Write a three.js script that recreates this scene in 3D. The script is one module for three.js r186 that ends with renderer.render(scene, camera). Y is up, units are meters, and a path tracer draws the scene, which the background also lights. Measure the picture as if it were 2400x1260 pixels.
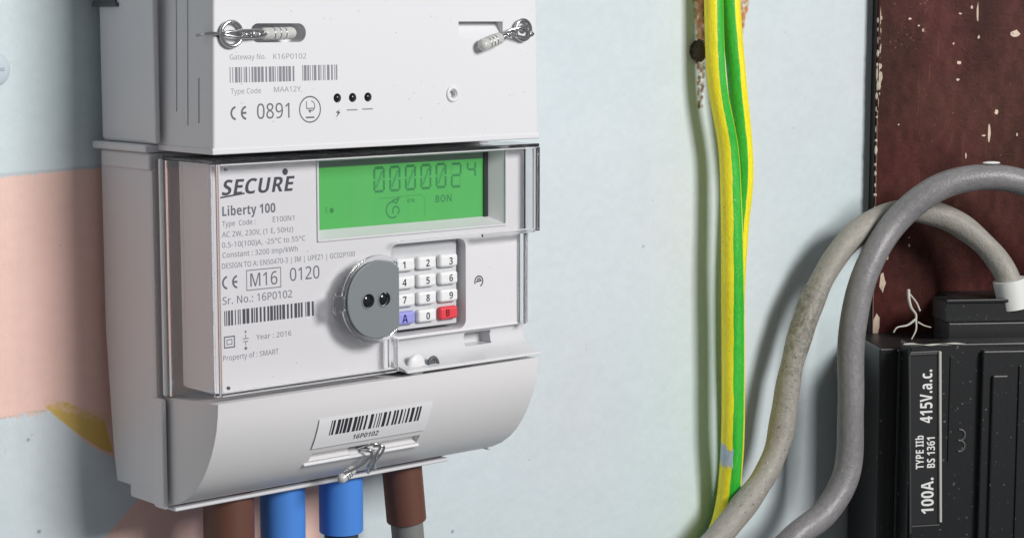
import * as THREE from 'three';
import { RoundedBoxGeometry } from 'three/addons/geometries/RoundedBoxGeometry.js';
import { mergeGeometries, toCreasedNormals, mergeVertices } from 'three/addons/utils/BufferGeometryUtils.js';
import { RectAreaLightUniformsLib } from 'three/addons/lights/RectAreaLightUniformsLib.js';
import { Brush, Evaluator, SUBTRACTION } from 'three-bvh-csg';

// ------------------------------------------------------------------ camera, light, exposure
const scene = new THREE.Scene();
const camera = new THREE.PerspectiveCamera(15.253, 2400 / 1260, 0.05, 20);
camera.position.set(-0.38997, 0.03958, 0.57042);
{
  const yaw = THREE.MathUtils.degToRad(41.2826), pitch = THREE.MathUtils.degToRad(7.0756);
  camera.lookAt(camera.position.x + Math.sin(yaw) * Math.cos(pitch), camera.position.y - Math.sin(pitch), camera.position.z - Math.cos(yaw) * Math.cos(pitch));
}
scene.background = new THREE.Color().setRGB(0.175, 0.18, 0.187);       // even light of the room around
const renderer = new THREE.WebGLRenderer({ antialias: true });
renderer.toneMapping = THREE.LinearToneMapping;
renderer.toneMappingExposure = 1;
renderer.shadowMap.enabled = true;
RectAreaLightUniformsLib.init();
const LAMP = { az: 9, el: 23, dist: 1.25, w: 0.37, h: 0.37, power: 34 };
const lampAim = new THREE.Vector3(0.1, -0.03, 0);
const lampAt = new THREE.Vector3(Math.sin(LAMP.az * Math.PI / 180) * Math.cos(LAMP.el * Math.PI / 180), Math.sin(LAMP.el * Math.PI / 180), Math.cos(LAMP.az * Math.PI / 180) * Math.cos(LAMP.el * Math.PI / 180)).multiplyScalar(LAMP.dist).add(lampAim);
const key = new THREE.RectAreaLight(new THREE.Color().setRGB(1, 0.985, 0.965), LAMP.power, LAMP.w, LAMP.h);
key.position.copy(lampAt); key.lookAt(lampAim); scene.add(key);

// ------------------------------------------------------------------ helpers (all shapes are written in millimetres)
const MM = 0.001;
let seed = 7;
const rnd = () => { seed = (seed * 1664525 + 1013904223) >>> 0; return seed / 4294967296; };
const origins = new Map(), used = {};
function numbered(name) { const n = used[name] = (used[name] ?? -1) + 1; return n ? `${name}_${String(n).padStart(3, '0')}` : name; }
function thing(name, label, category, at = [0, 0, 0], group) {
  const g = new THREE.Group(); g.name = numbered(name); g.position.set(at[0] * MM, at[1] * MM, at[2] * MM);
  g.userData = { label, category }; if (group) g.userData.group = group;
  origins.set(g, at); scene.add(g); return g;
}
function flat(geo) {
  let g = geo.index ? geo.toNonIndexed() : geo.clone();
  for (const k of Object.keys(g.attributes)) if (!['position', 'normal', 'uv'].includes(k)) g.deleteAttribute(k);
  if (!g.attributes.normal) g.computeVertexNormals();
  if (!g.attributes.uv) g.setAttribute('uv', new THREE.BufferAttribute(new Float32Array(g.attributes.position.count * 2), 2));
  g.groups = []; return g;
}
function part(name, geos, mat, parent, label) {
  const o = origins.get(parent), list = (Array.isArray(geos) ? geos : [geos]).map(flat);
  const g = list.length > 1 ? mergeGeometries(list) : list[0];
  g.translate(-o[0], -o[1], -o[2]); g.scale(MM, MM, MM);
  const m = new THREE.Mesh(g, mat); m.name = name; m.castShadow = m.receiveShadow = true;
  if (label) m.userData.label = label;
  origins.set(m, o); parent.add(m); return m;
}
const rbox = (x0, y0, z0, x1, y1, z1, r = 0.6, s = 3) => new RoundedBoxGeometry(x1 - x0, y1 - y0, z1 - z0, s, Math.min(r, (x1 - x0) / 2.01, (y1 - y0) / 2.01, (z1 - z0) / 2.01)).translate((x0 + x1) / 2, (y0 + y1) / 2, (z0 + z1) / 2);
const poly = (pts) => { const s = new THREE.Shape(); pts.forEach(([x, y], i) => i ? s.lineTo(x, y) : s.moveTo(x, y)); s.closePath(); return s; };
function rrect(x0, y0, x1, y1, r, P = THREE.Shape) {
  const s = new P(); s.moveTo(x0 + r, y0); s.lineTo(x1 - r, y0); s.absarc(x1 - r, y0 + r, r, -Math.PI / 2, 0); s.lineTo(x1, y1 - r); s.absarc(x1 - r, y1 - r, r, 0, Math.PI / 2);
  s.lineTo(x0 + r, y1); s.absarc(x0 + r, y1 - r, r, Math.PI / 2, Math.PI); s.lineTo(x0, y0 + r); s.absarc(x0 + r, y0 + r, r, Math.PI, 1.5 * Math.PI); return s;
}
const extr = (shape, z0, z1, bevel = 0, curve = 24) => new THREE.ExtrudeGeometry(shape, { depth: z1 - z0 - 2 * bevel, bevelEnabled: bevel > 0, bevelSize: bevel, bevelThickness: bevel, bevelOffset: -bevel, bevelSegments: 2, curveSegments: curve }).translate(0, 0, z0 + bevel);
// a profile of [z, y] points pushed along x
function prism(profile, x0, x1, bevel = 0) {
  const g = extr(poly(profile.map(([z, y]) => [-z, y])), x0, x1, bevel);
  return toCreasedNormals(g.rotateY(Math.PI / 2), 0.5);
}
function quad(a, b, c, d) {
  const g = new THREE.BufferGeometry();
  g.setAttribute('position', new THREE.Float32BufferAttribute([...a, ...b, ...c, ...a, ...c, ...d], 3));
  g.setAttribute('uv', new THREE.Float32BufferAttribute([0, 0, 1, 0, 1, 1, 0, 0, 1, 1, 0, 1], 2));
  g.computeVertexNormals(); return g;
}
const cyl = (x, y, z0, z1, r, r2 = r, n = 32) => new THREE.CylinderGeometry(r2, r, z1 - z0, n).rotateX(Math.PI / 2).translate(x, y, (z0 + z1) / 2);
const V = (a) => new THREE.Vector3(...a);
// a round bar along points; u runs round it from the side that faces +z, v along it
function sweep(points, radius, { radial = 24, seg = 120, ref = [0, 0, 1], caps = true } = {}) {
  const curve = new THREE.CatmullRomCurve3(points.map(V), false, 'centripetal'), R = typeof radius === 'function' ? radius : () => radius;
  const pos = [], uv = [], idx = [], z = V(ref), row = radial + 1;
  for (let i = 0; i <= seg; i++) {
    const t = i / seg, p = curve.getPointAt(t), d = curve.getTangentAt(t), n1 = z.clone().addScaledVector(d, -z.dot(d)).normalize(), n2 = d.clone().cross(n1), r = R(t);
    for (let j = 0; j <= radial; j++) { const a = j / radial * 2 * Math.PI; const q = p.clone().addScaledVector(n1, r * Math.cos(a)).addScaledVector(n2, r * Math.sin(a)); pos.push(q.x, q.y, q.z); uv.push(j / radial, t); }
  }
  for (let i = 0; i < seg; i++) for (let j = 0; j < radial; j++) { const a = i * row + j; idx.push(a, a + 1, a + row, a + 1, a + row + 1, a + row); }
  const g = new THREE.BufferGeometry(); g.setAttribute('position', new THREE.Float32BufferAttribute(pos, 3)); g.setAttribute('uv', new THREE.Float32BufferAttribute(uv, 2)); g.setIndex(idx);
  const nrm = new Float32Array(pos.length);
  for (let i = 0; i <= seg; i++) { const p = curve.getPointAt(i / seg); for (let j = 0; j <= radial; j++) { const k = 3 * (i * row + j), v = new THREE.Vector3(pos[k] - p.x, pos[k + 1] - p.y, pos[k + 2] - p.z).normalize(); nrm.set([v.x, v.y, v.z], k); } }
  g.setAttribute('normal', new THREE.BufferAttribute(nrm, 3));
  // make the faces look outwards
  { const a = V(pos.slice(0, 3)), b = V(pos.slice(3, 6)), c = V(pos.slice(3 * row, 3 * row + 3)); if (b.sub(a).cross(c.sub(a)).dot(V([...nrm.slice(0, 3)])) < 0) g.index.array.reverse(); }
  if (!caps) return g;
  const ends = [0, 1].map((t) => { const p = curve.getPointAt(t), d = curve.getTangentAt(t).multiplyScalar(t ? 1 : -1); return new THREE.CircleGeometry(R(t), radial).applyQuaternion(new THREE.Quaternion().setFromUnitVectors(new THREE.Vector3(0, 0, 1), d)).translate(p.x, p.y, p.z); });
  return mergeGeometries([flat(g), ...ends.map(flat)]);
}
const evaluator = new Evaluator(); evaluator.attributes = ['position', 'normal', 'uv']; evaluator.useGroups = false;
function cut(geo, ...tools) {
  let a = new Brush(flat(geo)); a.updateMatrixWorld();
  for (const t of tools) { const b = new Brush(flat(t)); b.updateMatrixWorld(); a = evaluator.evaluate(a, b, SUBTRACTION); a.updateMatrixWorld(); }
  return a.geometry;
}

// ------------------------------------------------------------------ textures
function canvasOf(w, h, draw) { const c = document.createElement('canvas'); c.width = w; c.height = h; draw(c.getContext('2d'), w, h); return c; }
function mapOf(canvas, srgb = true) { const t = new THREE.CanvasTexture(canvas); if (srgb) t.colorSpace = THREE.SRGBColorSpace; t.magFilter = THREE.LinearFilter; t.wrapS = t.wrapT = THREE.ClampToEdgeWrapping; return t; }
// a canvas that prints a rectangle of a face in millimetres: uv of that face are its x and y
function sheet(x0, y0, x1, y1, ppm, draw) {
  const w = Math.round((x1 - x0) * ppm), h = Math.round((y1 - y0) * ppm);
  const t = mapOf(canvasOf(w, h, (c) => { c.setTransform(ppm, 0, 0, ppm, -x0 * ppm, y1 * ppm); draw(c); }));
  t.repeat.set(1 / (x1 - x0), 1 / (y1 - y0)); t.offset.set(-x0 / (x1 - x0), -y0 / (y1 - y0)); return t;   // draw with y turned down: (x, -y)
}
function smooth(w, h, cells, s0) {             // value noise, tiling
  const g = [], n = cells; let s = s0 >>> 0; const r = () => { s = (s * 1664525 + 1013904223) >>> 0; return s / 4294967296; };
  for (let i = 0; i < n * n; i++) g.push(r());
  return (x, y) => { const fx = x / w * n, fy = y / h * n, ix = Math.floor(fx), iy = Math.floor(fy), u = fx - ix, v = fy - iy, a = u * u * (3 - 2 * u), b = v * v * (3 - 2 * v), G = (i, j) => g[((j % n + n) % n) * n + (i % n + n) % n]; return (G(ix, iy) * (1 - a) + G(ix + 1, iy) * a) * (1 - b) + (G(ix, iy + 1) * (1 - a) + G(ix + 1, iy + 1) * a) * b; };
}
function noiseMap(size, octaves, s0, lo = 0, hi = 255) {
  const fs = octaves.map(([n, a], k) => [smooth(size, size, n, s0 + k * 101), a]), tot = octaves.reduce((q, o) => q + o[1], 0), d = new Uint8Array(size * size * 4);
  for (let y = 0; y < size; y++) for (let x = 0; x < size; x++) { let v = 0; for (const [f, a] of fs) v += f(x, y) * a; v = lo + (hi - lo) * v / tot; const k = 4 * (y * size + x); d[k] = d[k + 1] = d[k + 2] = v; d[k + 3] = 255; }
  const t = new THREE.DataTexture(d, size, size); t.magFilter = THREE.LinearFilter; t.wrapS = t.wrapT = THREE.RepeatWrapping; t.needsUpdate = true; return t;
}
const INK = 'rgb(116,116,124)', DARK = 'rgb(76,76,84)', PALE = 'rgb(170,170,177)';
function text(c, s, x, y, cap, width, style = '', fill = INK, slant = 0) {      // cap height and width in mm
  c.save(); c.translate(x, -y); if (slant) c.transform(1, 0, -slant, 1, 0, 0);
  c.font = `${style} 100px sans-serif`.trim(); c.fillStyle = fill; c.textBaseline = 'alphabetic';
  const k = cap / 71.5, w = c.measureText(s).width; c.scale(width ? width / w : k, k); c.fillText(s, 0, 0); c.restore();
}
function bars(c, x0, x1, y, h, fill, s0, unit = 0.32) {
  let x = x0, s = s0 >>> 0; const r = () => { s = (s * 1664525 + 1013904223) >>> 0; return s / 4294967296; };
  c.fillStyle = fill; while (x < x1) { const w = unit * (1 + Math.floor(r() * 3)); c.fillRect(x, -y - h, Math.min(w, x1 - x), h); x += w + unit * (0.9 + Math.floor(r() * 2.2)); }
}
function scuffs(c, x0, y0, x1, y1, n) { for (let k = 0; k < n; k++) { const x = x0 + rnd() * (x1 - x0), y = y0 + rnd() * (y1 - y0); c.fillStyle = c.strokeStyle = `rgba(140,138,140,${0.12 + rnd() * 0.4})`; if (k % 3) { c.beginPath(); c.arc(x, y, 0.1 + rnd() * 0.2, 0, 7); c.fill(); } else { c.lineWidth = 0.1; c.beginPath(); c.moveTo(x, y); c.lineTo(x + rnd() * 3 - 1.5, y + rnd() * 1.6 - 0.8); c.stroke(); } } }
function ce(c, x, y, h, fill) {
  c.strokeStyle = fill; c.lineWidth = h * 0.15; const r = h / 2 - c.lineWidth / 2, Y = -y - h / 2;
  for (const k of [0, 1]) { const X = x + h * 0.5 + k * h * 0.86; c.beginPath(); c.arc(X, Y, r, Math.PI * 0.55, Math.PI * 1.45); c.stroke(); }
  c.beginPath(); c.moveTo(x + h * 0.95, Y); c.lineTo(x + h * 1.32, Y); c.stroke();
}

// ------------------------------------------------------------------ materials
const lin = (r, g, b) => new THREE.Color().setRGB(r, g, b);
const std = (color, roughness, more = {}) => new THREE.MeshStandardMaterial({ color, roughness, ...more });
const grainBump = noiseMap(256, [[64, 1], [128, 0.8]], 5); const plasticGrain = grainBump.clone(); plasticGrain.repeat.set(0.06, 0.06); plasticGrain.needsUpdate = true;
const WHITE = lin(0.735, 0.732, 0.755);
const M = {
  plastic: std(WHITE, 0.42), plasticWarm: std(lin(0.76, 0.75, 0.76), 0.45),
  grey: std(lin(0.20, 0.22, 0.235), 0.5), greyDark: std(lin(0.09, 0.1, 0.11), 0.45), shadow: std(lin(0.01, 0.01, 0.012), 0.5),
  pane: new THREE.MeshPhysicalMaterial({ color: lin(0.97, 0.97, 0.975), roughness: 0.03, transmission: 1, thickness: 0, ior: 1.45, side: THREE.DoubleSide }),
  edge: new THREE.MeshPhysicalMaterial({ color: lin(0.93, 0.94, 0.95), roughness: 0.04, transmission: 1, thickness: 1, ior: 1.49 }),
  steel: std(lin(0.6, 0.6, 0.61), 0.2, { metalness: 1 }), tag: new THREE.MeshPhysicalMaterial({ color: lin(0.78, 0.78, 0.76), roughness: 0.18, transmission: 0.35, thickness: 2, ior: 1.5 }),
  blue: std(lin(0.07, 0.25, 0.72), 0.42), brown: std(lin(0.13, 0.052, 0.035), 0.5), tailGrey: std(lin(0.2, 0.205, 0.2), 0.5),
  black: std(lin(0.014, 0.0145, 0.016), 0.42), cream: std(lin(0.62, 0.57, 0.46), 0.6), sleeve: std(lin(0.75, 0.76, 0.74), 0.45),
};

// ------------------------------------------------------------------ the wall
{
  const X0 = -300, X1 = 500, Y0 = -340, Y1 = 160, ppm = 2.56, W = 2048, H = 1280;
  const f1 = smooth(W, H, 9, 11), f2 = smooth(W, H, 60, 12), f3 = smooth(W, H, 240, 13);
  const cv = canvasOf(W, H, (c) => {
    c.setTransform(ppm, 0, 0, ppm, -X0 * ppm, Y1 * ppm);
    c.fillStyle = 'rgb(208,219,223)'; c.fillRect(X0, -Y1, X1 - X0, Y1 - Y0);
    // old pink paint: a band behind the meter that runs down and out below it
    c.fillStyle = 'rgb(193,201,207)'; c.beginPath(); c.moveTo(-300, 8.2); c.lineTo(-100, 7.6); c.quadraticCurveTo(-80, 7.2, -60, 6.3); c.lineTo(-60, 9.5); c.lineTo(-300, 10); c.fill();
    c.fillStyle = 'rgb(240,202,190)'; c.beginPath();
    c.moveTo(-300, 9); c.lineTo(-100, 8.8); c.bezierCurveTo(-90, 8.9, -82, 7.6, -60, 7.6); c.lineTo(20, 8); c.lineTo(20, 150); c.lineTo(-86, 150); c.lineTo(-66.8, 128.8); c.lineTo(-53, 116.8);
    c.quadraticCurveTo(-58, 106, -64, 102); c.lineTo(-72, 97); c.lineTo(-80, 89); c.lineTo(-85, 83.6); c.lineTo(-93, 83.8); c.lineTo(-103, 84.2); c.lineTo(-300, 85); c.fill();
    c.strokeStyle = 'rgb(196,170,150)'; c.lineWidth = 0.35; c.beginPath(); c.moveTo(-300, 85.1); c.lineTo(-103, 84.3); c.lineTo(-95, 84.1); c.lineTo(-93, 83.7); c.lineTo(-86, 83.9); c.stroke();
    // yellow undercoat showing where the pink has gone
    c.fillStyle = 'rgb(220,186,100)'; c.beginPath(); c.moveTo(-87, 82.6); c.lineTo(-83, 81.6); c.lineTo(-79, 82.2); c.lineTo(-73, 85.5); c.lineTo(-66, 89.5); c.lineTo(-63, 101); c.lineTo(-66.5, 99.6); c.lineTo(-73, 95); c.lineTo(-79, 90); c.lineTo(-83, 86.5); c.fill();
    c.fillStyle = 'rgba(232,196,168,0.5)'; for (let k = 0; k < 190; k++) { const t = rnd(); c.fillRect(-88 + t * 24 + rnd() * 3, 81.5 + t * 9 + rnd() * 3 - 2, 0.5 + rnd(), 0.4 + rnd() * 0.5); }
    // rust and dirt where the earth cables cross the top
    for (let k = 0; k < 560; k++) { const y = -62 + Math.pow(rnd(), 2.2) * 58, w = 4.5 * (1 - (y + 62) / 90), x = 214.5 + (rnd() - 0.62) * w * 1.6; c.fillStyle = `rgba(${70 + rnd() * 60 | 0},${48 + rnd() * 40 | 0},${30 + rnd() * 24 | 0},${0.15 + rnd() * 0.45})`; c.beginPath(); c.arc(x, y, 0.25 + rnd() * 0.75, 0, 7); c.fill(); }
    for (let k = 0; k < 620; k++) { const y = -62 + Math.pow(rnd(), 1.4) * 30, x = 234 + rnd() * 13 * (1 - (y + 62) / 44); c.fillStyle = `rgba(${150 + rnd() * 60 | 0},${96 + rnd() * 50 | 0},${50 + rnd() * 30 | 0},${0.15 + rnd() * 0.4})`; c.beginPath(); c.arc(x, y, 0.25 + rnd() * 0.8, 0, 7); c.fill(); }
    for (let k = 0; k < 240; k++) { const y = -45 + rnd() * 70, x = 236 + (rnd() - 0.5) * 4 + (y + 45) * 0.03; c.fillStyle = `rgba(${185 + rnd() * 30 | 0},${160 + rnd() * 30 | 0},${110 + rnd() * 40 | 0},${0.12 + rnd() * 0.2})`; c.beginPath(); c.arc(x, y, 0.3 + rnd() * 0.9, 0, 7); c.fill(); }
    for (let k = 0; k < 420; k++) { const y = -62 + Math.pow(rnd(), 1.7) * 36, x = 215 - rnd() * 8.5 * (1 - (y + 62) / 46); c.fillStyle = `rgba(${110 + rnd() * 60 | 0},${70 + rnd() * 44 | 0},${38 + rnd() * 26 | 0},${0.12 + rnd() * 0.38})`; c.beginPath(); c.arc(x, y, 0.25 + rnd() * 0.85, 0, 7); c.fill(); }
    for (let k = 0; k < 150; k++) { const x = -130 + rnd() * 44, pk = rnd() < 0.5; c.fillStyle = pk ? 'rgba(238,197,184,0.8)' : 'rgba(208,219,223,0.7)'; c.beginPath(); c.arc(x, (rnd() < 0.6 ? 84.3 : 8.8) + (rnd() - 0.5) * 0.9, 0.12 + rnd() * 0.4, 0, 7); c.fill(); }
    // small specks and scuffs
    for (const [x, y, r, a] of [[-93.3, 92.4, 0.5, 0.6], [-90.5, 122.6, 0.7, 0.6], [-92, 91, 0.3, 0.5], [181.5, 51.2, 0.7, 0.35], [121.6, -27.7, 0.3, 0.3], [80.9, 151.9, 0.7, 0.6], [186.6, 33, 0.35, 0.4], [265.7, -34.3, 0.4, 0.3], [272.3, 6.7, 0.5, 0.25], [150, 90, 0.3, 0.4], [120, 130, 0.35, 0.4], [170, -10, 0.3, 0.35], [-80.1, 31.5, 0.4, 0.2]]) { c.fillStyle = `rgba(110,120,130,${a})`; c.beginPath(); c.arc(x, y, r, 0, 7); c.fill(); }
    for (let k = 0; k < 260; k++) { const x = X0 + rnd() * 800, y = -Y1 + rnd() * 500, L = 0.4 + rnd() * 2.4; c.strokeStyle = rnd() < 0.5 ? `rgba(232,238,242,${0.1 + rnd() * 0.4})` : `rgba(150,165,178,${0.06 + rnd() * 0.25})`; c.lineWidth = 0.18 + rnd() * 0.3; c.beginPath(); c.moveTo(x, y); c.lineTo(x + (rnd() - 0.5) * L, y + (rnd() - 0.3) * L); c.stroke(); }
    c.setTransform(1, 0, 0, 1, 0, 0);
    const im = c.getImageData(0, 0, W, H), d = im.data;
    for (let y = 0; y < H; y++) for (let x = 0; x < W; x++) { const k = 4 * (y * W + x), n = (f1(x, y) - 0.5) * 3.5 + (f2(x, y) - 0.5) * 2.5 + (f3(x, y) - 0.5) * 4, g = (f1(y * 1.3, x) - 0.5) * 5; d[k] += n - g; d[k + 1] += n + g * 0.6; d[k + 2] += n; }
    c.putImageData(im, 0, 0);
  });
  const bump = noiseMap(512, [[40, 1], [110, 0.7], [230, 0.45]], 31); bump.repeat.set(12, 4);
  const g = new THREE.BoxGeometry((X1 - X0) * MM, (Y1 - Y0) * MM, 0.03);
  const wall = new THREE.Mesh(g, std(0xffffff, 0.5, { map: mapOf(cv), bumpMap: bump, bumpScale: 0.00012 }));
  wall.name = 'wall'; wall.position.set((X0 + X1) / 2 * MM, (Y0 + Y1) / 2 * MM, -0.015); wall.castShadow = wall.receiveShadow = true;
  wall.userData = { kind: 'structure', label: 'pale blue painted wall with an old pink band' }; scene.add(wall);
}
{ // a filled screw hole at the left margin, a corroded screw beside the earth cables
  const s = thing('screw_cap', 'pale painted screw cap in the blue wall at the left margin', 'screw cap', [-101, 24.5, 0]);
  part('cap', new THREE.LatheGeometry([[0, 0.9], [3.2, 0.9], [4.6, 0.5], [5.4, 0], [5.6, -0.5]].map(([x, y]) => new THREE.Vector2(x, y)), 32).rotateX(Math.PI / 2).translate(-101, 24.5, 0), std(lin(0.55, 0.63, 0.68), 0.5), s);
  part('screw_head', rbox(-104, 24, 0.5, -98, 25, 1.1, 0.1), std(lin(0.4, 0.46, 0.5), 0.5), s);
  const k = thing('wall_screw', 'dark corroded screw head in the wall left of the earth cables', 'screw', [211, 27, 0]);
  const g = new THREE.SphereGeometry(3.5, 18, 12); const p = g.attributes.position;
  for (let i = 0; i < p.count; i++) { const q = 1 + 0.16 * Math.sin(p.getX(i) * 3.1 + p.getY(i) * 2.3) * Math.cos(p.getZ(i) * 2.7); p.setXYZ(i, p.getX(i) * q, p.getY(i) * q * 1.25, p.getZ(i) * q * 0.9); }
  g.computeVertexNormals(); part('head', g.translate(211, 27, 1.8), std(lin(0.1, 0.075, 0.055), 0.8, { bumpMap: grainBump, bumpScale: 0.0004 }), k);
  part('washer', cyl(211, 27, 0, 0.9, 4, 3.6, 9), std(lin(0.06, 0.042, 0.03), 0.8), k);
}

// ------------------------------------------------------------------ the electricity meter
const ZF = 66, ZP = 60;
const meter = thing('electricity_meter', 'white wall-mounted electricity meter with green display, keypad and clear cover', 'electricity meter', [0, -112, 0]);
{
  // back case: upper half, flange, lower half
  const upper = part('upper_case', [rbox(-67.4, 1.6, 5, 67.4, 92, 36, 1.6)], M.plastic, meter);
  part('bracket_slot', [rbox(-68.2, 44.3, 3, -66, 60, 17, 0.8), rbox(-68.5, 43.6, 3, -66.9, 44.9, 18, 0.3)], M.greyDark, upper);
  part('flange', [rbox(-69.4, -0.9, 2.5, 69.4, 1.5, 35.4, 0.7)], M.plastic, meter);
  const lower = part('lower_case', [prism([[3.2, -1.2], [3.4, -60], [6.6, -98], [8.4, -108.4], [34.6, -108.4], [34.6, -1.2]], -67, 67, 1.2), rbox(-66.6, -112.2, 16, 66.6, -100, 34.4, 1.2)], M.plastic, meter);
  part('corner_bead', [rbox(-67.4, -112.4, 32, -65.7, -77.2, 38.4, 0.85, 4), rbox(65.7, -112.4, 32, 67.4, -77.2, 38.4, 0.85, 4)], M.plastic, lower);
  part('corner_bead', [rbox(-67.6, 1.9, 32, -65.8, 92, 38.6, 0.9, 4), rbox(65.8, 1.9, 32, 67.6, 92, 38.6, 0.9, 4)], M.plastic, upper);
  part('lip', rbox(-68, -6.6, 5.6, 68, -1.1, 35, 1.1), M.plastic, lower);

  // gateway cover above
  const prints = sheet(-66, -1, 66, 49, 15, (c) => {
    c.fillStyle = 'rgb(255,255,255)'; c.fillRect(-66, -49, 132, 50);
    scuffs(c, -64, -48, 64, 0, 60); text(c, 'Gateway No.', -58.6, 27.8, 1.6, 13.2, '', PALE); text(c, 'K16P0102', -43.2, 27.8, 1.6, 12.6, '', PALE);
    bars(c, -58.6, -34.9, 21, 4.6, 'rgb(150,150,158)', 5); bars(c, -32.3, -19.1, 21.1, 4.7, 'rgb(150,150,158)', 9);
    text(c, 'Type Code', -58.4, 17.7, 1.6, 11, '', PALE); text(c, 'MAA12Y', -43.1, 17.9, 1.6, 10.2, '', PALE);
    ce(c, -58.6, 9.8, 4.3, INK); text(c, '0891', -49.4, 10, 4.5, 13.4);
    c.strokeStyle = INK; c.lineWidth = 0.42; c.beginPath(); c.ellipse(-29.6, -12.3, 3.9, 3.9, 0, 0, 7); c.stroke(); c.lineWidth = 0.3;
    c.beginPath(); c.moveTo(-30.9, -14.8); c.lineTo(-30.9, -12.6); c.lineTo(-27.9, -12.6); c.stroke(); c.beginPath(); c.arc(-29.4, -13.3, 1.6, -1.4, 1.2); c.stroke();
    c.beginPath(); c.moveTo(-30.4, -12.2); c.lineTo(-28.8, -12.2); c.lineTo(-29.6, -11.1); c.closePath(); c.fillStyle = INK; c.fill(); c.fillRect(-31.2, -10.1, 3.2, 0.5);
    c.fillStyle = DARK; c.beginPath(); c.moveTo(-18.3, -12); c.lineTo(-19.9, -11); c.lineTo(-19, -10.9); c.lineTo(-19.8, -9.4); c.lineTo(-18, -11.2); c.lineTo(-18.9, -11.2); c.fill();
    c.fillStyle = PALE; c.fillRect(-15.6, -11.9, 4.2, 0.45); c.fillRect(-9.6, -12, 4.2, 0.45);
  });
  const coverMat = std(WHITE, 0.4, { map: prints });
  const body = rbox(-64.9, 0.2, 34, 64.9, 92, ZF, 0.9, 3);
  { const p = body.attributes.position, uv = body.attributes.uv; for (let i = 0; i < p.count; i++) { const k = 1 - Math.max(0, p.getY(i)) * 0.00032; p.setX(i, p.getX(i) * k); const front = p.getZ(i) > ZF - 0.95; uv.setXY(i, front ? p.getX(i) : -66, front ? p.getY(i) : -1); } }
  const slot = extr(rrect(-51, 32.8, -30.8, 38.5, 2.8), ZF - 6, ZF + 3);
  const wedge = prism([[ZF - 4, 39], [ZF + 2, 39], [ZF + 2, 33.4], [ZF, 33.4]], 29.8, 48.8);
  const grooves = [[45.9, 12, 60], [52.2, 8, 60], [58.3, 9, 22.4]].map(([z, y0, y1]) => rbox(-70, y0, z - 0.35, -63.2, y1, z + 0.35, 0.1));
  const holes = [-19.2, -13.3, -7.3].map((x) => cyl(x, 15.5, ZF - 4, ZF + 2, 1.45));
  const cover = part('gateway_cover', cut(body, slot, wedge, ...grooves, ...holes, cyl(27.1, 15.6, ZF - 3, ZF + 2, 1.25), cyl(-62, 35.2, ZF - 3, ZF + 2, 1.1), cyl(57.5, 36.3, ZF - 3, ZF + 2, 1.5)), coverMat, meter);
  for (const x of [-19.2, -13.3, -7.3]) part('indicator_light', new THREE.SphereGeometry(1.4, 20, 12).translate(x, 15.5, ZF - 0.9), std(lin(0.012, 0.012, 0.014), 0.12), cover);
  part('screw_boss', [new THREE.TorusGeometry(2.05, 0.62, 12, 32).translate(27.1, 15.6, ZF), cyl(27.1, 15.6, ZF - 3, ZF - 1.6, 1.2)], M.plastic, cover);
  part('cover_rim', [rbox(-65.2, -0.2, 35, 65.2, 1.7, ZF + 0.2, 0.4)], M.plastic, cover);

  // front panel under the clear cover
  const panelMap = sheet(-63, -77, 63, 0, 16, (c) => {
    c.fillStyle = 'rgb(255,255,255)'; c.fillRect(-63, 0, 126, 77);
    scuffs(c, -62, 2, 62, 74, 40); text(c, 'SECURE', -58.6, -12.9, 4.6, 26.6, 'bold', DARK, 0.22); c.strokeStyle = DARK; c.lineWidth = 0.5; c.beginPath(); c.moveTo(-58.9, 13.6); c.lineTo(-50, 12.7); c.stroke(); c.fillStyle = DARK; c.beginPath(); c.arc(-35, 6.9, 1.05, 0, 7); c.fill();
    text(c, 'Liberty 100', -58.5, -19.2, 2.9, 19.8, 'bold', INK);
    const small = [['Type  Code :', -58.3, -22.4, 12.2], ['E100N1', -40.1, -22.2, 8.8], ['AC 2W, 230V, (1 E, 50Hz)', -58.4, -25.6, 26.2], ['0.5-10(100)A, -25°C to 55°C', -58.6, -28.8, 31], ['Constant : 3200 imp/kWh', -58.5, -31.9, 28], ['DESIGN TO A: EN50470-3 | IM | UPEZ1 | GC02P100', -58.8, -35.2, 50.4], ['Year : 2016', -46.6, -58.1, 13.2], ['Property of : SMART', -59, -63.4, 20.6]];
    for (const [s, x, y, w] of small) text(c, s, x, y, 1.65, w, '', 'rgb(138,138,145)');
    ce(c, -58.7, -41.6, 4.2, INK); text(c, 'M16', -49, -41.5, 4.1, 10.8); c.strokeStyle = 'rgb(140,140,146)'; c.lineWidth = 0.3; c.strokeRect(-49.8, 36.4, 12.6, 6.1); text(c, '0120', -34, -41, 4, 11.8);
    text(c, 'Sr. No.: 16P0102', -58.8, -46.1, 2.3, 26);
    bars(c, -58.1, -24.8, -52.7, 4.6, 'rgb(84,84,92)', 21, 0.36);
    c.strokeStyle = INK; c.lineWidth = 0.38; c.strokeRect(-58.2, 56.1, 3.6, 3.3); c.lineWidth = 0.25; c.strokeRect(-57.3, 57, 1.8, 1.5);
    c.strokeStyle = 'rgb(150,150,158)'; c.lineWidth = 0.3; for (const [a, b, d, e] of [[-51.6, 57.3, -49.4, 57.3], [-50.5, 57.3, -50.5, 56], [-51.4, 58.2, -49.6, 58.2], [-50.5, 58.2, -50.5, 59.4]]) { c.beginPath(); c.moveTo(a, b); c.lineTo(d, e); c.stroke(); } c.fillStyle = 'rgb(120,120,128)'; c.beginPath(); c.arc(-50.5, 60.3, 0.5, 0, 7); c.arc(-50.5, 55.2, 0.35, 0, 7); c.fill();
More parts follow.
